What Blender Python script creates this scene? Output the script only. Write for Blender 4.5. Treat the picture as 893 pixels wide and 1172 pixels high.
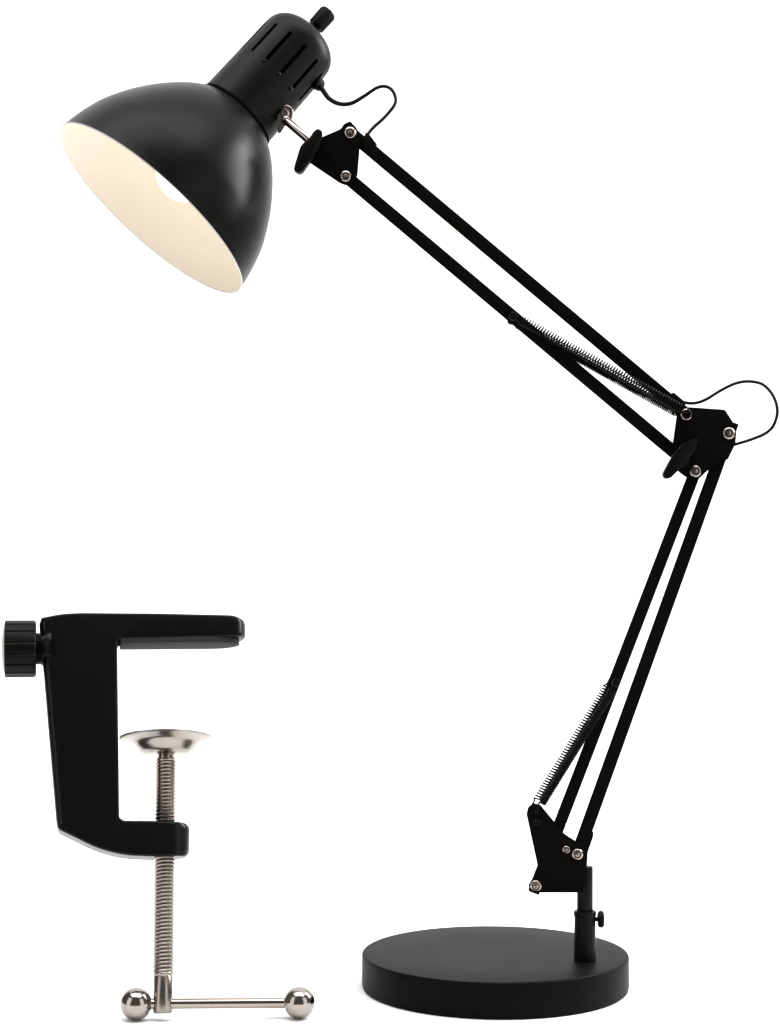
import bpy, bmesh, math, random
from mathutils import Vector, Matrix, Quaternion

for o in list(bpy.data.objects):
    bpy.data.objects.remove(o)
SC = bpy.context.scene
COL = SC.collection
R = math.radians

# ------------------------------------------------------------------ camera
F, PX, PY = 2000.0, 446.5, 661.0          # focal length and principal point of the level, shifted lens (photo pixels)
CAM_Y, CAM_Z = -1.2, 0.2871
cd = bpy.data.cameras.new('camera')
cam = bpy.data.objects.new('camera', cd)
COL.objects.link(cam)
cam.location = (0, CAM_Y, CAM_Z)
cam.rotation_euler = (R(90), 0, 0)
cd.sensor_fit = 'VERTICAL'
cd.sensor_height = 24.0
cd.lens = F / 1172 * 24
cd.shift_y = (PY - 586) / 1172
cd.clip_start, cd.clip_end = 0.01, 100
SC.camera = cam

# ------------------------------------------------------------------ world + lights
w = bpy.data.worlds.new('World')
SC.world = w
w.use_nodes = True
bg = w.node_tree.nodes['Background']
bg.inputs[0].default_value = (1.0, 0.985, 0.965, 1)
bg.inputs[1].default_value = 0.16


def area(name, loc, target, sx, sy, power, col=(1, 1, 1)):
    l = bpy.data.lights.new(name, 'AREA')
    l.shape = 'RECTANGLE'
    l.size, l.size_y = sx, sy
    l.energy = power
    l.color = col
    o = bpy.data.objects.new(name, l)
    COL.objects.link(o)
    o.location = loc
    d = Vector(target) - Vector(loc)
    o.rotation_euler = d.to_track_quat('-Z', 'Y').to_euler()
    return o


area('overhead_softbox', (0.0, 0.7, 2.3), (0, 0.75, 0), 3.2, 2.4, 40)
area('backdrop_softbox', (0.0, -0.2, 2.2), (0, 1.8, 0.6), 2.6, 0.6, 24)
area('front_top_fill', (0.0, -0.75, 2.2), (0, -0.35, 0), 2.4, 0.7, 38)  # added fill lamp, brightens the paper in front and lifts the contact shadows
area('key_softbox', (1.12, 0.36, 1.0), (-0.1, 0, 0.52), 0.42, 0.85, 36)
area('left_softbox', (-1.25, -0.95, 0.55), (0, 0, 0.3), 0.8, 1.6, 7.0)
area('right_softbox', (1.15, -1.05, 0.55), (0, 0, 0.3), 0.8, 1.6, 7.0)

SC.view_settings.view_transform = 'Standard'
SC.view_settings.look = 'None'
SC.view_settings.exposure = 0
SC.view_settings.gamma = 1
SC.cycles.max_bounces = 8
SC.cycles.sample_clamp_indirect = 4


# ------------------------------------------------------------------ materials
def mat(name, col, rough=0.5, metal=0.0, spec=0.5, noise=None, bump=0.0, bscale=900.0, coat=0.0):
    m = bpy.data.materials.new(name)
    m.use_nodes = True
    nt = m.node_tree
    b = nt.nodes['Principled BSDF']
    b.inputs['Base Color'].default_value = (*col, 1)
    b.inputs['Roughness'].default_value = rough
    b.inputs['Metallic'].default_value = metal
    b.inputs['Specular IOR Level'].default_value = spec
    b.inputs['Coat Weight'].default_value = coat
    tc = nt.nodes.new('ShaderNodeTexCoord')
    if noise:
        n = nt.nodes.new('ShaderNodeTexNoise')
        n.inputs['Scale'].default_value = noise[0]
        n.inputs['Detail'].default_value = 5
        nt.links.new(tc.outputs['Object'], n.inputs['Vector'])
        mr = nt.nodes.new('ShaderNodeMapRange')
        mr.inputs[3].default_value = rough - noise[1]
        mr.inputs[4].default_value = rough + noise[1]
        nt.links.new(n.outputs['Fac'], mr.inputs[0])
        nt.links.new(mr.outputs[0], b.inputs['Roughness'])
    if bump:
        n2 = nt.nodes.new('ShaderNodeTexNoise')
        n2.inputs['Scale'].default_value = bscale
        n2.inputs['Detail'].default_value = 2
        nt.links.new(tc.outputs['Object'], n2.inputs['Vector'])
        bp = nt.nodes.new('ShaderNodeBump')
        bp.inputs['Strength'].default_value = bump
        bp.inputs['Distance'].default_value = 0.0003
        nt.links.new(n2.outputs['Fac'], bp.inputs['Height'])
        nt.links.new(bp.outputs[0], b.inputs['Normal'])
    return m


M_SHADE = mat('satin_black_enamel', (0.0027, 0.003, 0.0023), 0.32, spec=0.07, noise=(60, 0.03), bump=0.03, bscale=1500)
M_COVER = mat('matte_black_enamel', (0.0024, 0.0025, 0.002), 0.42, spec=0.08, noise=(60, 0.04), bump=0.05, bscale=1500)
M_ROD = mat('black_powder_coat', (0.004, 0.0038, 0.0033), 0.6, spec=0.0, noise=(80, 0.05), bump=0.06, bscale=1200)
M_BASE = mat('black_base_paint', (0.0017, 0.0016, 0.0012), 0.5, spec=0.045, noise=(40, 0.03), bump=0.05, bscale=1800)
M_PLASTIC = mat('black_plastic', (0.0022, 0.0022, 0.002), 0.42, spec=0.09, noise=(90, 0.05))
M_CAST = mat('gloss_black_casting', (0.0024, 0.0024, 0.002), 0.3, spec=0.13, noise=(50, 0.04), bump=0.04, bscale=500)
M_RUBBER = mat('black_rubber', (0.014, 0.014, 0.0125), 0.8, spec=0.3, bump=0.1, bscale=1500)
M_CORD = mat('black_cord_jacket', (0.003, 0.003, 0.0026), 0.5, spec=0.12)
M_SPRING = mat('black_spring_wire', (0.0034, 0.0034, 0.0029), 0.5, spec=0.05)
M_NICKEL = mat('satin_nickel', (0.32, 0.287, 0.258), 0.12, metal=1.0, noise=(120, 0.03))
M_THREAD = mat('nickel_thread', (0.25, 0.222, 0.198), 0.24, metal=1.0, noise=(200, 0.05))
M_PLATE = mat('brushed_nickel_plate', (0.31, 0.28, 0.252), 0.26, metal=1.0, noise=(150, 0.05))
M_RIVET = mat('nickel_rivet', (0.30, 0.255, 0.225), 0.22, metal=1.0, noise=(200, 0.05))
M_LINING = mat('white_enamel', (0.72, 0.675, 0.605), 0.5, spec=0.3)
M_RIM = mat('bare_rim_edge', (0.55, 0.55, 0.54), 0.4, spec=0.5)
M_CERAMIC = mat('dark_socket', (0.003, 0.003, 0.003), 0.7, spec=0.05)
M_GROUND = mat('white_studio_paper', (0.90, 0.90, 0.90), 0.9, spec=0.1)

M_BULB = bpy.data.materials.new('lit_bulb_glass')
M_BULB.use_nodes = True
_b = M_BULB.node_tree.nodes['Principled BSDF']
_b.inputs['Base Color'].default_value = (0.9, 0.88, 0.84, 1)
_b.inputs['Emission Color'].default_value = (1.0, 0.82, 0.63, 1)
_b.inputs['Emission Strength'].default_value = 4.9


# ------------------------------------------------------------------ helpers
def P(px, py, Y=0.0):
    """world point that the photo shows at pixel (px, py), at depth Y"""
    d = Y - CAM_Y
    return Vector(((px - PX) / F * d, Y, CAM_Z - (py - PY) / F * d))


S = 0.0006          # metres per photo pixel in the lamp's own plane


def thing(name, label, cat, loc):
    o = bpy.data.objects.new(name, None)
    o.empty_display_size = 0.02
    COL.objects.link(o)
    o.location = loc
    o['label'] = label
    o['category'] = cat
    return o


def obj(name, bm, m, parent=None, angle=35, label=None):
    """link a bmesh given in world coordinates as one mesh object"""
    bmesh.ops.recalc_face_normals(bm, faces=bm.faces)
    root = parent
    while root is not None and root.parent is not None:
        root = root.parent
    if root is not None:
        bmesh.ops.translate(bm, verts=bm.verts, vec=-Vector(root.location))
    # put the origin at the middle of the mesh
    lo = Vector([min(v.co[i] for v in bm.verts) for i in range(3)])
    hi = Vector([max(v.co[i] for v in bm.verts) for i in range(3)])
    c = (lo + hi) / 2
    bmesh.ops.translate(bm, verts=bm.verts, vec=-c)
    me = bpy.data.meshes.new(name)
    bm.to_mesh(me)
    bm.free()
    for mm in (m if isinstance(m, (list, tuple)) else [m]):
        me.materials.append(mm)
    me.polygons.foreach_set('use_smooth', [True] * len(me.polygons))
    me.set_sharp_from_angle(angle=R(angle))
    o = bpy.data.objects.new(name, me)
    COL.objects.link(o)
    if parent is not None:
        o.parent = parent
        off = Vector((0, 0, 0))
        q = parent
        while q is not None and q.parent is not None:
            off += Vector(q.location)
            q = q.parent
        o.location = c - off
    else:
        o.location = c
    if label:
        o['label'] = label
    return o


def frame_from_axis(a, hint=None):
    a = Vector(a).normalized()
    h = Vector(hint) if hint else (Vector((0, 0, 1)) if abs(a.z) < 0.9 else Vector((1, 0, 0)))
    u = (h - a * h.dot(a)).normalized()
    v = a.cross(u)
    return a, u, v


def lathe(bm, prof, org, axis, seg=48, hint=None, skip=None, mi=0):
    """revolve (t, r) pairs around the axis; t runs along the axis from org"""
    a, u, v = frame_from_axis(axis, hint)
    org = Vector(org)
    rings = []
    for t, r in prof:
        if r < 1e-7:
            rings.append([bm.verts.new(org + a * t)])
        else:
            rings.append([bm.verts.new(org + a * t + (u * math.cos(k * 2 * math.pi / seg) + v * math.sin(k * 2 * math.pi / seg)) * r)
                          for k in range(seg)])
    for i in range(len(rings) - 1):
        A, B = rings[i], rings[i + 1]
        for k in range(seg):
            if skip and skip(i, k):
                continue
            k2 = (k + 1) % seg
            if len(A) == 1 and len(B) == 1:
                continue
            if len(A) == 1:
                f = bm.faces.new((A[0], B[k], B[k2]))
            elif len(B) == 1:
                f = bm.faces.new((A[k], A[k2], B[0]))
            else:
                f = bm.faces.new((A[k], A[k2], B[k2], B[k]))
            f.material_index = mi
    return rings


def cyl(bm, p0, p1, r, seg=32, bev=0.0, r1=None):
    p0, p1 = Vector(p0), Vector(p1)
    L = (p1 - p0).length
    r1 = r if r1 is None else r1
    b = min(bev, r * 0.8, r1 * 0.8, L * 0.45)
    if b > 0:
        k = b * 0.3
        prof = [(0, 0), (0, r - b), (k, r - k), (b, r), (L - b, r1), (L - k, r1 - k), (L, r1 - b), (L, 0)]
    else:
        prof = [(0, 0), (0, r), (L, r1), (L, 0)]
    lathe(bm, prof, p0, p1 - p0, seg)


def sphere(bm, c, r, n=24, seg=40):
    prof = [(-r * math.cos(math.pi * i / n), r * math.sin(math.pi * i / n)) for i in range(n + 1)]
    prof[0] = (-r, 0)
    prof[-1] = (r, 0)
    lathe(bm, prof, c, (0, 0, 1), seg)


def prism(bm, pts, direction, depth, bev=0.0, bseg=2):
    """polygon (world points, planar) pushed along direction by depth, all edges bevelled"""
    d = Vector(direction).normalized() * depth
    n = len(pts)
    a = [bm.verts.new(Vector(p)) for p in pts]
    b = [bm.verts.new(Vector(p) + d) for p in pts]
    fs = [bm.faces.new(a), bm.faces.new(b[::-1])]
    for i in range(n):
        fs.append(bm.faces.new((a[i], b[i], b[(i + 1) % n], a[(i + 1) % n])))
    bmesh.ops.recalc_face_normals(bm, faces=fs)
    if bev > 0:
        es = [e for e in bm.edges if e.verts[0] in a and e.verts[1] in a or e.verts[0] in b and e.verts[1] in b]
        bmesh.ops.bevel(bm, geom=es, offset=bev, segments=bseg, profile=0.5, affect='EDGES', clamp_overlap=True)


def rounded(pts, rad, n=5):
    """round the corners of a 2-D polygon; rad one value or a list"""
    out = []
    N = len(pts)
    for i in range(N):
        r = rad[i] if isinstance(rad, (list, tuple)) else rad
        p, a, b = Vector(pts[i]), Vector(pts[i - 1]), Vector(pts[(i + 1) % N])
        if r <= 0:
            out.append(tuple(p))
            continue
        da, db = (a - p), (b - p)
        la, lb = da.length, db.length
        t = min(r, la * 0.45, lb * 0.45)
        s, e = p + da / la * t, p + db / lb * t
        for k in range(n + 1):
            q = k / n
            out.append(tuple(s * (1 - q) ** 2 + p * 2 * q * (1 - q) + e * q * q))
    return out


def catmull(pts, n=10):
    pts = [Vector(p) for p in pts]
    P_ = [pts[0] * 2 - pts[1]] + pts + [pts[-1] * 2 - pts[-2]]
    out = []
    for i in range(1, len(P_) - 2):
        p0, p1, p2, p3 = P_[i - 1:i + 3]
        for k in range(n):
            t = k / n
            out.append(0.5 * ((2 * p1) + (p2 - p0) * t + (2 * p0 - 5 * p1 + 4 * p2 - p3) * t * t + (3 * p1 - p0 - 3 * p2 + p3) * t ** 3))
    out.append(pts[-1])
    return out


def tube(bm, path, r, seg=12):
    path = [Vector(p) for p in path]
    rings = []
    up = None
    for i, p in enumerate(path):
        t = (path[min(i + 1, len(path) - 1)] - path[max(i - 1, 0)]).normalized()
        if up is None:
            up = frame_from_axis(t)[1]
        up = (up - t * up.dot(t)).normalized()
        v = t.cross(up)
        rr = r(i / (len(path) - 1)) if callable(r) else r
        rings.append([bm.verts.new(p + (up * math.cos(2 * math.pi * k / seg) + v * math.sin(2 * math.pi * k / seg)) * rr) for k in range(seg)])
    for i in range(len(rings) - 1):
        for k in range(seg):
            bm.faces.new((rings[i][k], rings[i][(k + 1) % seg], rings[i + 1][(k + 1) % seg], rings[i + 1][k]))
    bm.faces.new(rings[0][::-1])
    bm.faces.new(rings[-1])


def spring_mesh(bm, p0, p1, rad, wire, pitch, hook=0.008, step=0.0, ramp=0.3):
    """extension spring: close coils with a loop at each end"""
    p0, p1 = Vector(p0), Vector(p1)
    a, u, v = frame_from_axis(p1 - p0, (0, -1, 0))
    L = (p1 - p0).length
    s0, s1 = hook, L - hook
    turns = int((s1 - s0) / pitch)
    path = []
    # hook round the first pin
    for k in range(9):
        th = R(-120 + 210 * k / 8)
        path.append(p0 + (-a * math.cos(th) + v * math.sin(th)) * rad * 0.55)
    path.append(p0 + a * s0 * 0.6 + v * rad * 0.55)
    n = 20
    for k in range(turns * n + 1):
        th = 2 * math.pi * k / n + math.pi / 2
        q = (k / n + 0.25 - step / 360.0) % 1.0           # where in the turn, counted from the stepping side
        f_ = min(1.0, max(0.0, (q - 0.5) / ramp + 0.5))
        f_ = f_ * f_ * (3 - 2 * f_) if ramp < 0.9 else f_
        turn = math.floor(k / n + 0.25 - step / 360.0) + f_
        path.append(p0 + a * (s0 + (s1 - s0) * min(max(turn / turns, 0), 1)) + (u * math.cos(th) + v * math.sin(th)) * rad)
    path.append(p1 - a * s0 * 0.6 + v * rad * 0.55)
    for k in range(9):
        th = R(90 - 210 * k / 8)
        path.append(p1 + (a * math.cos(th) + v * math.sin(th)) * rad * 0.55)
    tube(bm, path, wire, 6)


def bar(bm, p0, p1, width, depth, ext0=0.0, ext1=0.0, bev=0.0006):
    """square tube between two points of the lamp's plane"""
    p0, p1 = Vector(p0), Vector(p1)
    a = (p1 - p0).normalized()
    p0, p1 = p0 - a * ext0, p1 + a * ext1
    y = Vector((0, 1, 0))
    n = a.cross(y).normalized()
    vs = []
    for p in (p0, p1):
        vs.append([bm.verts.new(p + n * sx * width / 2 + y * sy * depth / 2) for sx, sy in ((-1, -1), (1, -1), (1, 1), (-1, 1))])
    A, B = vs
    fs = [bm.faces.new(A), bm.faces.new(B[::-1])]
    for k in range(4):
        fs.append(bm.faces.new((A[k], B[k], B[(k + 1) % 4], A[(k + 1) % 4])))
    bmesh.ops.recalc_face_normals(bm, faces=fs)
    bmesh.ops.bevel(bm, geom=list(bm.edges), offset=bev, segments=2, profile=0.5, affect='EDGES')


def rivet(px, py, rp, parent, yf, m=None, name='rivet'):
    """domed screw head with a rolled rim and a dimple, facing the camera side of a plate at depth yf"""
    r = rp * S
    bm = bmesh.new()
    prof = [(-0.0005, r * .9), (0.0004, r), (0.0011, r * .97), (0.0017, r * .82), (0.0019, r * .66), (0.0014, r * .56),
            (0.0004, r * .50), (0.0004, r * .40), (0.0016, r * .32), (0.0018, r * .18), (0.0010, r * .10), (0.0010, 0)]
    lathe(bm, prof, P(px, py, yf), (0, -1, 0), 28)
    return obj(name, bm, m or M_RIVET, parent, 40)


def plate(pts, yf, th, rad=2.0):
    bm = bmesh.new()
    prism(bm, [P(x, y, yf) for x, y in rounded(pts, rad, 4)], (0, 1, 0), th, 0.0003, 2)
    return bm


# ------------------------------------------------------------------ the white studio sweep
bm = bmesh.new()
prof = [(-0.45, 0.0), (0.0, 0.0), (0.9, 0.0)]
for k in range(1, 13):
    t = R(90 * k / 12)
    prof.append((0.9 + 0.8 * math.sin(t), 0.8 - 0.8 * math.cos(t)))
prof.append((1.7, 2.6))
rows = []
for y, z in prof:
    rows.append([bm.verts.new((x, y, z)) for x in (-2.2, -0.7, 0.7, 2.2)])
for i in range(len(rows) - 1):
    for k in range(3):
        bm.faces.new((rows[i][k], rows[i][k + 1], rows[i + 1][k + 1], rows[i + 1][k]))
g = obj('ground', bm, M_GROUND, None, 60)
g['kind'] = 'structure'
g['label'] = 'seamless white studio paper under and behind the lamp and clamp'

# ------------------------------------------------------------------ the lamp
base_d = 1.226
BASE_C = Vector(((566.6 - PX) / F * base_d, base_d + CAM_Y, 0))
BASE_R, BASE_H = 0.0933, 0.2871 - 0.2628
lamp = thing('desk_lamp', 'black swing arm desk lamp lit, standing on a round flat base', 'desk lamp', BASE_C)

# base: a heavy disc with softened edges, slightly raised off the paper by a felt pad
bm = bmesh.new()
b = 0.0016
pr = [(0.0, 0), (0.0, BASE_R - 0.002), (0.0012, BASE_R - 0.0004), (0.003, BASE_R)]
pr += [(BASE_H - b, BASE_R)]
for k in range(1, 6):
    t = R(90 * k / 5)
    pr.append((BASE_H - b + b * math.sin(t), BASE_R - b + b * math.cos(t)))
pr += [(BASE_H, BASE_R * 0.6), (BASE_H, 0)]
lathe(bm, pr, BASE_C, (0, 0, 1), 160)
base = obj('base', bm, M_BASE, lamp, 30)

# post: sleeve on the base, tube that turns in it, thumb screw
foot = P(669.6, 1099, 0)
ZT = BASE_H
post_x = foot.x
sleeve_top = P(669.5, 1042.5, 0).z
bm = bmesh.new()
r0 = 12.0 * S
lathe(bm, [(0, 0), (0, r0 * 1.06), (0.004, r0 * 1.05), (0.03, r0 * 1.0), (sleeve_top - ZT - 0.004, r0 * 0.985), (sleeve_top - ZT - 0.003, r0 * 1.06),
           (sleeve_top - ZT - 0.0008, r0 * 1.08), (sleeve_top - ZT, r0 * 1.03), (sleeve_top - ZT, r0 * 0.5), (sleeve_top - ZT - 0.003, 0)],
      (post_x, 0, ZT), (0, 0, 1), 48)
sleeve = obj('post_sleeve', bm, M_COVER, lamp, 35)
bm = bmesh.new()
zs = P(0, 1052, 0).z
cyl(bm, (post_x + r0 * 0.9, 0, zs), (post_x + 14.5 * S, 0, zs), 2.6 * S, 20)
lathe(bm, [(0, 0), (0, 7 * S), (1.5 * S, 9.5 * S), (5.0 * S, 10 * S), (7 * S, 8 * S), (7.6 * S, 4 * S), (7.6 * S, 0)],
      (post_x + 14.5 * S, 0, zs), (1, 0, 0), 18)
obj('thumb_screw', bm, M_PLASTIC, sleeve, 25)

bm = bmesh.new()
ztop = P(0, 991.5, 0).z
cyl(bm, (post_x, 0, sleeve_top - 0.002), (post_x, 0, ztop), 9.1 * S, 40, 0.0006)
post = obj('post_tube', bm, M_COVER, lamp, 35)

# ---- arm geometry (pixels of the photo at the lamp's plane)
A0, A1 = (400.7, 151.7), (785.4, 474.5)
B0, B1 = (395.7, 201.6), (780.5, 525.0)
C0, C1 = (796, 539.4), (613.4, 1014.0)
D0, D1 = (834, 496), (660.8, 977.7)
DEP = 0.0076
YF = -0.0064      # front face of the front plates

# ---- foot bracket: front and rear plate between the post and the lower rods
foot_poly = [(602.8, 932), (604.6, 924), (611, 919.2), (618.6, 921), (625.4, 930.5), (646, 954.3), (652.8, 961), (659.5, 963.6),
             (669, 966), (671.9, 975.5), (671.0, 992), (671, 1012), (661.5, 1021.8), (618, 1021.8), (607, 1021), (604.6, 1013.5), (609.5, 1006), (615.8, 992.5)]
bm = plate(foot_poly, YF, 0.0016, 2.5)
rear = [(603.5, 930), (611, 919.2), (618.6, 921), (646, 954.3), (661, 964), (679.5, 951), (679.2, 958), (673, 975.2), (672, 992), (671, 1012), (661.5, 1021.8),
        (618, 1021.8), (606, 1018), (609.5, 1006), (615.8, 992.5)]
prism(bm, [P(x, y, 0.005) for x, y in rounded(rear, 2, 3)], (0, 1, 0), 0.0016, 0.0003)
# web joining the two plates to the post
cyl(bm, P(611.5, 927, YF + 0.0008), P(611.5, 927, 0.0058), 4 * S, 16)
prism(bm, [P(x, y, YF + 0.0012) for x, y in ((640, 1000), (668, 997), (668, 1021), (640, 1021))], (0, 1, 0), 0.011, 0.0002)
footb = obj('foot_bracket', bm, M_ROD, lamp, 30)
rivet(660.8, 977.7, 6.8, footb, YF)
rivet(648, 972.3, 4.8, footb, YF)
rivet(613.3, 1014, 7.0, footb, YF)
bm = bmesh.new()
lathe(bm, [(-0.0004, 4.6 * S), (0.0010, 4.6 * S), (0.0013, 3.6 * S), (0.0008, 2.2 * S), (0.0004, 0)], P(614.8, 941, YF), (0, -1, 0), 24)
obj('rivet', bm, M_SPRING, footb, 40, label='small black rivet')

# ---- lower rods
for (p, q, wd, e0, e1) in ((C0, C1, 12.5, 6, 8), (D0, D1, 13.4, 13, 8)):
    bm = bmesh.new()
    bar(bm, P(*p), P(*q), wd * S, DEP, e0 * S, e1 * S)
    obj('lower_arm_rod', bm, M_ROD, lamp, 30)

# ---- elbow bracket
elbow = [(774.6, 477), (776.5, 468.5), (783, 465.6), (790, 466), (830, 468.8), (838.5, 482), (843, 495), (842, 508), (833, 526.5), (827.5, 525),
         (808.5, 540), (800.5, 547.8), (794, 549), (785.4, 546), (776.5, 539.5), (768, 524)]
bm = plate(elbow, YF, 0.0016, 2.2)
prism(bm, [P(x, y, 0.005) for x, y in rounded(elbow, 2, 3)], (0, 1, 0), 0.0016, 0.0003)
cyl(bm, P(808, 500, YF + 0.0008), P(808, 500, 0.0058), 5 * S, 16)
elb = obj('elbow_bracket', bm, M_ROD, lamp, 30)
rivet(834, 496, 7.2, elb, YF)
rivet(796, 539.4, 7.0, elb, YF)
bm = bmesh.new()      # hollow eyelet that carries the spring
r = 6.6 * S
lathe(bm, [(-0.0004, r * .9), (0.0006, r), (0.0013, r * .96), (0.0016, r * .85), (0.0013, r * .70), (0.0002, r * .62), (-0.0005, r * .58), (-0.0005, 0)],
      P(785.4, 474.5, YF), (0, -1, 0), 32)
obj('eyelet', bm, [M_RIVET], elb, 40)
bm = bmesh.new()
cyl(bm, P(785.4, 474.5, YF - 0.0012), P(785.4, 474.5, YF + 0.001), r * .60, 20, 0.0004)
obj('pin', bm, M_SPRING, elb, 40)
# wing knob in front of the elbow
wing = [(799.2, 502), (798.5, 508), (794.8, 517), (783, 531.5), (776.8, 538.5), (767.5, 547.5), (761, 547.8), (758.8, 542.5), (767.2, 526.5), (774, 516),
        (783, 507.5), (793, 502.3)]
bm = bmesh.new()
cyl(bm, P(779.5, 524.5, YF + 0.0004), P(779.5, 524.5, YF - 0.007), 10 * S, 28, 0.001)
prism(bm, [P(x, y, YF - 0.011) for x, y in rounded(wing, 5, 5)], (0, 1, 0), 0.0066, 0.0015, 2)
obj('wing_knob', bm, M_PLASTIC, elb, 35)

# ---- upper rods
for (p, q, e0, e1) in ((A0, A1, 9, 0), (B0, B1, 8, 6)):
    bm = bmesh.new()
    bar(bm, P(*p), P(*q), 13.2 * S, DEP, e0 * S, e1 * S)
    if q is A1:      # the plastic end stop the cord leaves by
        a = (P(*A1) - P(*A0)).normalized()
        n = Vector((-a.z, 0, a.x))
        n = n if n.z > 0 else -n
        c = P(771.5, 456.5)
        cyl(bm, c - a * 0.0035, c + a * 0.0085, 5.6 * S, 16, 0.0008)
    obj('upper_arm_rod', bm, M_ROD, lamp, 30)

# ---- head bracket
head = [(390.0, 147.5), (393.5, 142.0), (400.7, 138.3), (408, 146), (411.2, 153), (411.6, 172), (409.2, 201), (404, 207.5), (396.5, 212), (389, 209.2), (353, 185),
        (367.5, 157.2)]
bm = plate(head, YF, 0.0016, 2.0)
prism(bm, [P(x, y, 0.005) for x, y in rounded(head, 2, 3)], (0, 1, 0), 0.0016, 0.0003)
prism(bm, [P(x, y, YF + 0.0012) for x, y in ((357, 181), (371, 160), (383, 160), (383, 195), (376, 196))], (0, 1, 0), 0.0106, 0.0003)
hb = obj('head_bracket', bm, M_ROD, lamp, 30)
rivet(400.7, 152.0, 7.0, hb, YF)
rivet(395.8, 201.8, 6.6, hb, YF)
wing = [(364.0, 146.0), (369.2, 149.5), (368, 158), (364.8, 167), (356.5, 182), (346.3, 196.5), (342, 198), (336, 194), (336.9, 189), (343.5, 167.2),
        (347.8, 162), (355.5, 155.5), (358.7, 149.5)]
bm = bmesh.new()
cyl(bm, P(353, 173, YF + 0.004), P(353, 173, YF - 0.006), 9 * S, 28, 0.001)
prism(bm, [P(x, y, YF - 0.0105) for x, y in rounded(wing, 4.5, 5)], (0, 1, 0), 0.0085, 0.0018, 2)
obj('wing_knob', bm, M_PLASTIC, hb, 35)
# the cord's little exit clip on the top rod
bm = bmesh.new()
prism(bm, [P(x, y, -0.0030) for x, y in ((419, 151), (424, 155), (431.5, 165), (428, 164.5), (417, 156))], (0, 1, 0), 0.006, 0.0003)
obj('cord_clip', bm, M_PLASTIC, hb, 35)

# ---- springs, one pair on each arm
STEP = {'u': 0.0, 'l': 180.0}
for (p, q, nm) in (((586.5, 364.5), (783.5, 473.8), 'u'), ((703.0, 780.5), (612.8, 926.0), 'l')):
    for sy in (-1, 1):
        y = sy * 0.0092
        a, b_ = P(*p), P(*q)
        close = (sy > 0) == (nm == 'u')          # one spring of each pair is wound tighter
        side_ = (b_ - a).normalized().cross(Vector((0, 1, 0)))
        if (side_.z > 0) if nm == 'u' else (side_.x < 0):
            side_ = -side_
        sh = Vector((0, y, 0)) + side_ * (S * ((1.1 if close else -0.9) if nm == 'l' else (0.8 if close else -0.8)))
        bm = bmesh.new()
        spring_mesh(bm, a + sh, b_ + sh, ((3.8 if nm == 'l' else 4.2) if close else 5.0) * S, (1.0 if close else (1.02 if nm == 'l' else 0.86)) * S, (2.15 if close else 3.3) * S, 0.0058, STEP[nm], 1.0 if close else 0.3)
        obj('tension_spring', bm, M_SPRING, lamp, 60)
    bm = bmesh.new()
    cyl(bm, P(*p) + Vector((0, -0.0105, 0)), P(*p) + Vector((0, 0.0105, 0)), 3.0 * S, 20, 0.0005)
    for sy in (-1, 1):
        cyl(bm, P(*p) + Vector((0, sy * 0.0100, 0)), P(*p) + Vector((0, sy * 0.0114, 0)), 4.8 * S, 24, 0.0005)
    obj('spring_pin', bm, M_PLASTIC, lamp, 35)
    bm = bmesh.new()
    cyl(bm, P(*q) + Vector((0, -0.0095, 0)), P(*q) + Vector((0, 0.0095, 0)), 2.6 * S, 20, 0.0005)
    obj('spring_pin', bm, M_PLASTIC, lamp, 35)

# ---- lamp head: a shade turned about a tilted axis
N3 = P(269.6, 133.0, 0.0215)
C3 = P(173.2, 240.6, 0.0036)
ax = (N3 - C3).normalized()              # from the opening up to the switch
KS = (N3 - C3).length / 147.0            # metres along the axis per photo pixel measured along it
RS = 0.0006 * (C3.y - CAM_Y) / 1.2 * 0.99
v = (C3 - cam.location).normalized()
print('opening seen under', math.degrees(math.asin(ax.dot(v))))
prof_out = [(0, 135.8), (5, 134.8), (20, 132.2), (35, 128.6), (49, 124.2), (62, 118.4), (75, 111.6), (88, 103.8), (100, 95.4), (112, 86.0), (122, 77.0),
            (131, 68.0), (138, 59.5), (143.5, 51.5), (146, 48.0)]


def smooth_prof(pr, n=4):
    return [(q.x, q.y) for q in catmull([(a, b, 0) for a, b in pr], n)]


po = smooth_prof(prof_out, 4)
bm = bmesh.new()
th = 1.6
outer = [(t * KS, r * RS) for t, r in po]
inner = [(t * KS, (r - th) * RS) for t, r in po]
inner[0] = (0.0, inner[0][1])
lathe(bm, outer + [(outer[-1][0] + 1 * KS, 20 * RS)], C3, ax, 128, (0, 0, 1))
shade = obj('lamp_shade', bm, M_SHADE, lamp, 40)
bm = bmesh.new()
lathe(bm, inner[:-1] + [(inner[-1][0] - 1.5 * KS, 20 * RS)], C3, ax, 128, (0, 0, 1))
obj('shade_lining', bm, M_LINING, shade, 40, label='white enamelled inside of the shade')
bm = bmesh.new()
lathe(bm, [outer[0], (-0.9 * KS, (135.8 - 0.2) * RS), (-1.2 * KS, (135.8 - th / 2) * RS), (-0.9 * KS, (135.8 - th + .2) * RS), inner[0]], C3, ax, 128, (0, 0, 1))
obj('shade_rim', bm, M_RIM, shade, 60, label='thin pale rolled rim of the shade')

# socket cover with vent slots
NS = 13
K = 14
SEG = NS * K
sl = [145.0, 146.5, 150, 170, 190, 200, 204, 205.5, 208, 245.5, 248, 249.5, 254]
rr = [48.0, 48.8, 48.6, 48.2, 47.8, 47.6, 47.5, 47.5, 47.45, 46.9, 46.9, 46.85, 46.7]
cap = [(254, 46.7)]
for k in range(1, 12):
    t = R(90 * k / 11)
    cap.append((255 + 24 * math.sin(t), 46.6 - 25 * (1 - math.cos(t))))
prof = list(zip(sl, rr)) + cap[1:] + [(280.2, 12), (280.5, 0)]
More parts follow.
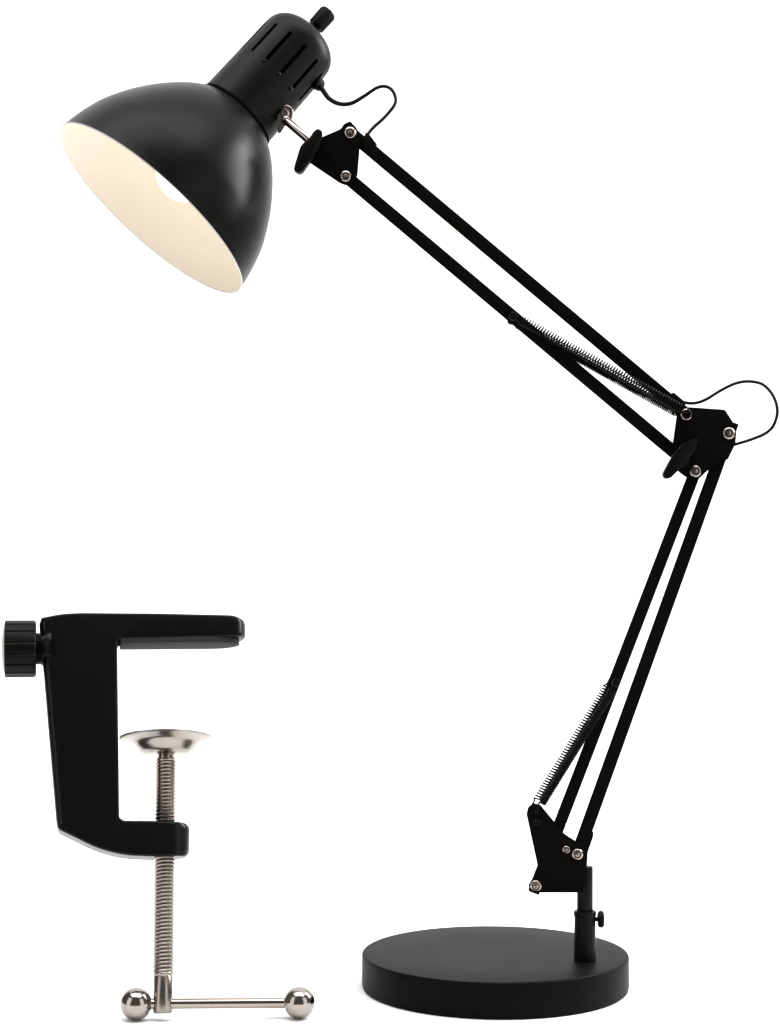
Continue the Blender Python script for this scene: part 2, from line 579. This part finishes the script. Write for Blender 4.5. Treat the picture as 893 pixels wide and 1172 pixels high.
# azimuth reference: the camera-facing meridian of the cover
toc = (cam.location - N3)
toc = (toc - ax * toc.dot(ax)).normalized()
OFF = 2


def slot(i, k):
    kk = (k - OFF) % K
    if i in (7, 8, 9):           # rows between 205.5 and 249.5
        if i == 8:
            return kk in (0, 1, 2)
        return kk in (0, 1, 2) if i == 8 else kk == 1 or kk in (0, 2)
    return i in (6, 10) and kk == 1


bm = bmesh.new()
out = [(t * KS, r * RS) for t, r in prof]
lathe(bm, out, C3, ax, SEG, toc, slot)
fs = list(bm.faces)
bmesh.ops.recalc_face_normals(bm, faces=fs)
bmesh.ops.solidify(bm, geom=fs, thickness=0.0012)
cover = obj('socket_cover', bm, M_COVER, lamp, 35)
# seam ring between cover and shade
bm = bmesh.new()
lathe(bm, [(145.2 * KS, 47 * RS), (145.2 * KS, 50.2 * RS), (146.6 * KS, 50.6 * RS), (148.0 * KS, 50.0 * RS), (148.4 * KS, 48.4 * RS), (148.4 * KS, 47 * RS)], C3, ax, 96)
obj('collar', bm, M_ROD, cover, 50)
# bulb socket inside the cover
bm = bmesh.new()
lathe(bm, [(96 * KS, 0), (96 * KS, 27 * RS), (150 * KS, 29 * RS), (196 * KS, 31 * RS), (206 * KS, 39 * RS), (246 * KS, 39 * RS), (250 * KS, 34 * RS), (250 * KS, 0)], C3, ax, 40)
obj('bulb_socket', bm, M_CERAMIC, lamp, 40)
bm = bmesh.new()
rb, tc_ = 34.0, 60.0
bp = [((tc_ - rb) * KS, 0)]
for k in range(1, 22):
    t = R(180 * k / 30)
    bp.append(((tc_ - rb * math.cos(t)) * KS, rb * math.sin(t) * RS))
bp += [(86 * KS, 24 * RS), (98 * KS, 22 * RS), (98 * KS, 0)]
lathe(bm, bp, C3, ax, 48)
obj('light_bulb', bm, M_BULB, lamp, 50, label='glowing warm white bulb')


def on_cover(s, az, r):
    """point on the cover: s along the axis (photo px), az degrees from the camera-facing meridian towards the right, r in px"""
    side = ax.cross(toc).normalized()
    if side.x < 0:
        side = -side
    return C3 + ax * (s * KS) + (toc * math.cos(R(az)) + side * math.sin(R(az))) * (r * RS)


def cover_dir(az):
    side = ax.cross(toc).normalized()
    if side.x < 0:
        side = -side
    return (toc * math.cos(R(az)) + side * math.sin(R(az))).normalized()


# switch knob on top
bm = bmesh.new()
t0 = 283 * KS
lathe(bm, [(t0, 0), (t0, 5.2 * RS), (t0 + 13 * KS, 5.2 * RS), (t0 + 13 * KS, 0)], C3, ax, 20)
nk = 26
a_, u_, v_ = frame_from_axis(ax, toc)
rings = []
for t, r in ((t0 + 8 * KS, 4), (t0 + 8 * KS, 9.2), (t0 + 9.2 * KS, 10.4), (t0 + 29 * KS, 10.8), (t0 + 31.5 * KS, 9.6), (t0 + 32.4 * KS, 5), (t0 + 32.6 * KS, 0.5)):
    ring = []
    for k in range(nk * 4):
        rk = r * (1.0 if (k % 4) in (0, 1) or r < 9.4 else 0.93)
        th_ = 2 * math.pi * k / (nk * 4)
        ring.append(bm.verts.new(C3 + ax * t + (u_ * math.cos(th_) + v_ * math.sin(th_)) * rk * RS))
    rings.append(ring)
for i in range(len(rings) - 1):
    for k in range(nk * 4):
        k2 = (k + 1) % (nk * 4)
        bm.faces.new((rings[i][k], rings[i][k2], rings[i + 1][k2], rings[i + 1][k]))
bm.faces.new(rings[-1])
obj('switch_knob', bm, M_PLASTIC, cover, 25)

# cord gland on the cover's right side
g0 = P(361.0, 94.0, on_cover(235, 70, 46).y)
gd = (P(372.5, 101.5, g0.y) - g0).normalized()
bm = bmesh.new()
gz = P(363.5, 96, g0.y)
gx = Vector((0.45, -0.35, -0.25)).normalized()
cyl(bm, gz - gx * 0.006, gz + gx * 0.0035, 7.6 * S, 24, 0.0012)
obj('cord_gland', bm, M_PLASTIC, cover, 35)

# small screws on the cover
for (s_, az) in ((201.5, -22), (201.5, 5.5), (201.5, 33)):
    bm = bmesh.new()
    c = on_cover(s_, az, 46.5)
    lathe(bm, [(0, 2.4 * RS), (1.6 * RS, 2.2 * RS), (2.3 * RS, 1.2 * RS), (2.4 * RS, 0)], c, cover_dir(az), 16)
    obj('dimple', bm, M_COVER, cover, 40)

# nickel ear and swivel stem
ear_az = 58
ec = on_cover(178, ear_az, 46.5)
en = Vector((0.12, -0.97, -0.2)).normalized()
EY = ec.y - 0.006
ear_c = P(326.3, 130.0, EY)
pts = [P(318.0, 152.0, EY), P(317.2, 131, EY)]
for k in range(1, 12):
    t = R(180 - 180 * k / 12)
    pts.append(P(326.6 + 9.4 * math.cos(t), 129.0 - 9.4 * math.sin(t), EY))
pts += [P(335.6, 132, EY), P(333, 138, EY), P(326, 144.5, EY), P(321, 152.5, EY)]
bm = bmesh.new()
prism(bm, pts, (0.1, 1, 0.1), 0.0018, 0.0007, 3)
ear = obj('swivel_ear', bm, M_NICKEL, cover, 40)
bm = bmesh.new()
lathe(bm, [(-2 * S, 5.4 * S), (1.2 * S, 5.6 * S), (3.0 * S, 4.8 * S), (3.6 * S, 3 * S), (1.8 * S, 2.2 * S), (1.8 * S, 0)], ear_c, en, 28)
sphere(bm, P(327.0, 137.0, EY - 0.0012), 5.2 * S, 12, 24)
obj('rivet', bm, M_RIVET, cover, 40)
bm = bmesh.new()
st0 = P(327.5, 138.0, EY - 0.0012)
st1 = P(362.0, 167.5, 0.0)
cyl(bm, st0, st1, 4.9 * S, 28, 0.0004)
obj('swivel_stem', bm, M_NICKEL, lamp, 40)

# ---- cord, seen where it bridges the joints
gy = gz.y
raw = [(365, 97), (370.5, 104.5), (377, 113), (388.5, 118.8), (402, 118.3), (417, 110), (430, 101.3), (440, 98.8), (448.5, 102.8), (453, 113), (450.8, 121.5),
       (440, 134.5), (427.5, 146), (421.5, 153.5), (420, 160)]
pts = [P(x, y, gy * (1 - i / (len(raw) - 1)) - 0.002 * (i / (len(raw) - 1)) - 0.004 * math.sin(math.pi * i / (len(raw) - 1))) for i, (x, y) in enumerate(raw)]
bm = bmesh.new()
tube(bm, catmull(pts, 8), lambda t: (3.3 - 1.3 * min(1, t * 2.4)) * S if t < 0.5 else 2.0 * S, 12)
obj('power_cord', bm, M_CORD, lamp, 50)
raw = [(776, 458), (785.5, 461), (796.5, 461.2), (808.5, 457), (825.6, 446.6), (842.5, 438.7), (858.2, 436.6), (873.6, 440.4), (885, 453), (889.8, 469.5),
       (886.2, 485.5), (877, 495.5), (860, 503), (840.5, 509), (832, 512)]
pts = [P(x, y, 0.001) for x, y in raw]
bm = bmesh.new()
tube(bm, catmull(pts, 8), 1.8 * S, 12)
obj('power_cord', bm, M_CORD, lamp, 50)

# ------------------------------------------------------------------ the clamp
YAW, PITCH = R(11), R(-16)
U = Vector((math.cos(YAW), math.sin(YAW), 0))
WH = Vector((math.sin(YAW), -math.cos(YAW), 0))
Z = Vector((0, 0, 1))
V = Z * math.cos(PITCH) + WH * math.sin(PITCH)       # leans away from the viewer
W = WH * math.cos(PITCH) - Z * math.sin(PITCH)
O_d = F * (CAM_Z - 0.0045) / (1160 - PY)
O = Vector(((186.5 - PX) / F * O_d, O_d + CAM_Y, 0.0045))
CS = O_d / F                                           # metres per pixel at the clamp's foot


def Q(px, py, wq=0.0):
    """point of the clamp's plane (offset wq along its normal) behind photo pixel (px, py)"""
    d = Vector(((px - PX) / F, 1, -(py - PY) / F))
    o = Vector(cam.location)
    t = ((O + W * wq) - o).dot(W) / d.dot(W)
    return o + d * t


clamp = thing('table_clamp', 'black metal C clamp with a nickel screw, beside the lamp', 'clamp', (O.x, O.y, 0))

HW = 0.0115
fr = [(45, 712), (47, 706.5), (70, 702), (90, 700.8), (180, 701.5), (271, 703.5), (282.6, 707), (283.1, 727.5), (137, 731), (134.6, 736), (134.5, 742),
      (136.8, 935), (141, 938.6), (185, 939.2), (215, 940.2), (218.8, 945), (218.2, 974), (214, 979), (174, 980), (141, 978.5), (111, 970.5), (86, 958),
      (67, 949), (65, 942), (55.5, 831), (50.5, 771)]
rad = [3, 4, 8, 8, 0, 6, 7, 5, 2, 3, 0, 4, 4, 8, 4, 5, 5, 5, 8, 14, 14, 10, 5, 8, 0, 0]
bm = bmesh.new()
fr3 = [Q(x, y, HW) for x, y in fr]
org3 = Q(137, 840, HW)
k_ = (Vector(org3).y - CAM_Y) / F
fr2 = [((p - org3).dot(U), (p - org3).dot(V)) for p in fr3]
frp = rounded(fr2, [q * k_ for q in rad], 5)
dense = []
for i_ in range(len(frp)):                               # extra points so that the jaw ends can be rounded in plan
    a_, b_ = Vector(frp[i_]), Vector(frp[(i_ + 1) % len(frp)])
    n_ = max(1, int((b_ - a_).length / 0.004))
    dense += [tuple(a_.lerp(b_, q / n_)) for q in range(n_)]
area2 = sum(dense[i_ - 1][0] * dense[i_][1] - dense[i_][0] * dense[i_ - 1][1] for i_ in range(len(dense)))
sg = 1 if area2 > 0 else -1
nrm = []
for i_ in range(len(dense)):
    d_ = Vector(dense[(i_ + 1) % len(dense)]) - Vector(dense[i_ - 1])
    nrm.append(Vector((d_.y, -d_.x)).normalized() * sg)
xa, xf = max(x for x, y in dense if y > 0.03), max(x for x, y in dense if y < -0.03)
zl = min(x for x, y in dense)
RP, LC = 0.01152, 0.026
layers = []
for q in range(25):
    w_ = HW * math.sin(R(-90 + 180 * q / 24))
    layers.append(w_)
rows = []
bevr = 0.0016
for w_ in layers:
    edge = HW - abs(w_)
    row = []
    for (x_, y_), n_ in zip(dense, nrm):
        bl = 0.0055 if n_.x < -0.75 and y_ > -0.06 else bevr     # the back is broadly rounded
        ins = 0.0 if edge >= bl else bl - math.sqrt(max(0.0, bl * bl - (bl - edge) ** 2))
        x2, y2 = x_ - n_.x * ins, y_ - n_.y * ins
        end = xa if y_ > 0 else xf
        rp_ = RP if y_ < 0 else RP * 1.25
        if x2 > end - LC and abs(y_) > 0.03:
            dl = rp_ - math.sqrt(max(1e-9, rp_ * rp_ - w_ * w_))
            x2 -= min(dl, 0.0114) * min(1.0, (x2 - end + LC) / LC) ** 2
        row.append(bm.verts.new(org3 - W * HW + U * x2 + V * y2 + W * w_))
    rows.append(row)
nd = len(dense)
for q in range(len(rows) - 1):
    for i_ in range(nd):
        bm.faces.new((rows[q][i_], rows[q][(i_ + 1) % nd], rows[q + 1][(i_ + 1) % nd], rows[q + 1][i_]))
bm.faces.new(rows[0][::-1])
bm.faces.new(rows[-1])
frame = obj('clamp_frame', bm, M_CAST, clamp, 40)

pl, pr_ = Q(138.5, 731, HW), Q(276.0, 730.5, HW)
px_ = (pr_ - pl).dot(U)
pw = HW - 0.0006
pout = [(0, -pw), (px_ - 0.019, -pw)]
for k in range(1, 16):
    t = R(-90 + 180 * k / 16)
    pout.append((px_ - 0.019 + 0.019 * math.cos(t), pw * math.sin(t)))
pout += [(px_ - 0.019, pw), (0, pw)]
po_ = pl - W * HW + V * 0.0022
bm = bmesh.new()
prism(bm, [po_ + U * a_ - W * b_ for a_, b_ in pout], -V, 0.0047, 0.0008, 3)
obj('rubber_pad', bm, M_RUBBER, clamp, 30, label='grey black rubber pad under the upper jaw')

# knob on the back with ribs and a pale end insert
kc = Q(41.5, 742.5, 0)
bm = bmesh.new()
r_k = 32.5 * (kc - Vector(cam.location)).dot(Vector((0, 1, 0))) / F
L_k = 0.0208
nk = 16
rings = []
for t, r in ((0, 0.55), (0, 0.93), (0.0008, 0.985), (0.0018, 1.0), (L_k - 0.001, 1.0), (L_k - 0.0003, 0.985), (L_k, 0.95), (L_k, 0.84), (L_k - 0.0006, 0.82)):
    ring = []
    for k in range(nk * 8):
        c8 = k % 8
        rk = r * r_k * ((1.0 if 1 <= c8 <= 6 else 0.965) if r > 0.9 else 1)
        th_ = 2 * math.pi * (k + 0.5) / (nk * 8)
        ring.append(bm.verts.new(kc - U * t + (V * math.cos(th_) + W * math.sin(th_)) * rk))
    rings.append(ring)
for i in range(len(rings) - 1):
    for k in range(nk * 8):
        k2 = (k + 1) % (nk * 8)
        bm.faces.new((rings[i][k], rings[i][k2], rings[i + 1][k2], rings[i + 1][k]))
bm.faces.new(rings[0])
bm.faces.new(rings[-1])
knob = obj('clamp_knob', bm, M_PLASTIC, clamp, 25)
bm = bmesh.new()
lathe(bm, [(L_k - 0.0008, r_k * 0.83), (L_k + 0.0001, r_k * 0.83), (L_k + 0.0012, r_k * 0.7), (L_k + 0.0018, r_k * 0.4), (L_k + 0.002, 0)], kc, -U, 48)
obj('end_cap', bm, mat('pale_cap', (0.42, 0.42, 0.38), 0.4), knob, 40, label='pale grey round cap on the end of the knob')
bm = bmesh.new()
lathe(bm, [(-0.0005, 0), (-0.0005, r_k * 0.55), (0.003, r_k * 0.56), (0.0075, r_k * 0.72), (0.010, r_k * 0.74), (0.010, 0)], kc, U, 40)
obj('knob_neck', bm, M_CAST, clamp, 35)

# threaded screw
SB = O                                                 # foot of the stub
S_top = Q(190.2, 855, 0)
sd = (S_top - SB).normalized()
rs = 12.4 * CS
th0 = (Q(186.3, 1117, 0) - SB).dot(sd)
th1 = (Q(189.9, 868, 0) - SB).dot(sd)
bm = bmesh.new()
a_, u_, v_ = frame_from_axis(sd, W)
pitch = 4.3 * CS
seg = 40
hs = (0.0, 0.30, 0.75, 1.0, 0.75, 0.30)
nt_ = int((th1 - th0) / pitch) + 1
grid = []
for j in range((nt_ + 1) * seg + 1):
    th_ = 2 * math.pi * j / seg
    col = []
    for i in range(6):
        t = th0 + (j / seg - 1 + i / 6) * pitch
        e = max(0.0, min(1.0, (t - th0) / pitch, (th1 - t) / pitch))
        t = min(max(t, th0 + i * 2e-6), th1 - (6 - i) * 2e-6)
        r = rs * (0.855 + 0.145 * hs[i] * e)
        col.append(bm.verts.new(SB + sd * t + (u_ * math.cos(th_) + v_ * math.sin(th_)) * r))
    grid.append(col)
for j in range(len(grid) - 1):
    for i in range(5):
        bm.faces.new((grid[j][i], grid[j + 1][i], grid[j + 1][i + 1], grid[j][i + 1]))
    if j + 1 + seg < len(grid):
        bm.faces.new((grid[j][5], grid[j + 1][5], grid[j + 1 + seg][0], grid[j + seg][0]))
lathe(bm, [(0, 0), (0, rs * 0.72), (0.0005, rs * 0.84), (0.0012, rs * 0.89), (th0 - 0.0006, rs * 0.89), (th0 + 0.0004, rs * 0.8), (th0 + 0.001, 0)], SB, sd, 40)
lathe(bm, [(th1 - 0.001, 0), (th1 - 0.001, rs * 0.74), (th1 + 0.009, rs * 0.74), (th1 + 0.009, 0)], SB, sd, 32)
screw = obj('clamp_screw', bm, M_THREAD, clamp, 50)

# pressure plate: dished washer
pc = Q(190.3, 846.0, 0)
pt = (pc - SB).dot(sd)
pk = (pc.y - CAM_Y) / F
dish = [(-18.5, 0), (-18.5, 20), (-17.4, 25), (-14.2, 29.8), (-9, 33.6), (-5.5, 36.2), (-3.4, 39.5), (-2.0, 45), (-0.6, 51.5), (0.4, 53.2), (1.3, 53.2), (1.8, 52), (1.4, 45),
        (0.2, 38), (-3, 35), (-8, 32), (-13, 27), (-15, 21), (-15, 0)]
bm = bmesh.new()
lathe(bm, [(pt + t * pk, r * pk) for t, r in dish], SB, sd, 72)
obj('pressure_plate', bm, M_PLATE, clamp, 35)

# T bar with two balls, turned square to the view
hb_d = Vector((1, 0.03, 0)).normalized()
hb_d = (hb_d - sd * hb_d.dot(sd)).normalized()
bc = SB + sd * ((Q(186, 1147.5, 0) - SB).dot(sd))
l0, l1 = -30.5 * CS, 156 * CS
ba = bc + hb_d * l0
bb = bc + hb_d * l1
ba.z = 18.4 * CS
bb.z = 18.2 * CS
bm = bmesh.new()
cyl(bm, ba, bb, 6.1 * CS, 28)
obj('handle_bar', bm, M_NICKEL, clamp, 40)
for c_, rr_ in ((ba, 18.4), (bb, 18.2)):
    bm = bmesh.new()
    sphere(bm, c_, rr_ * CS)
    obj('handle_ball', bm, M_NICKEL, clamp, 60)
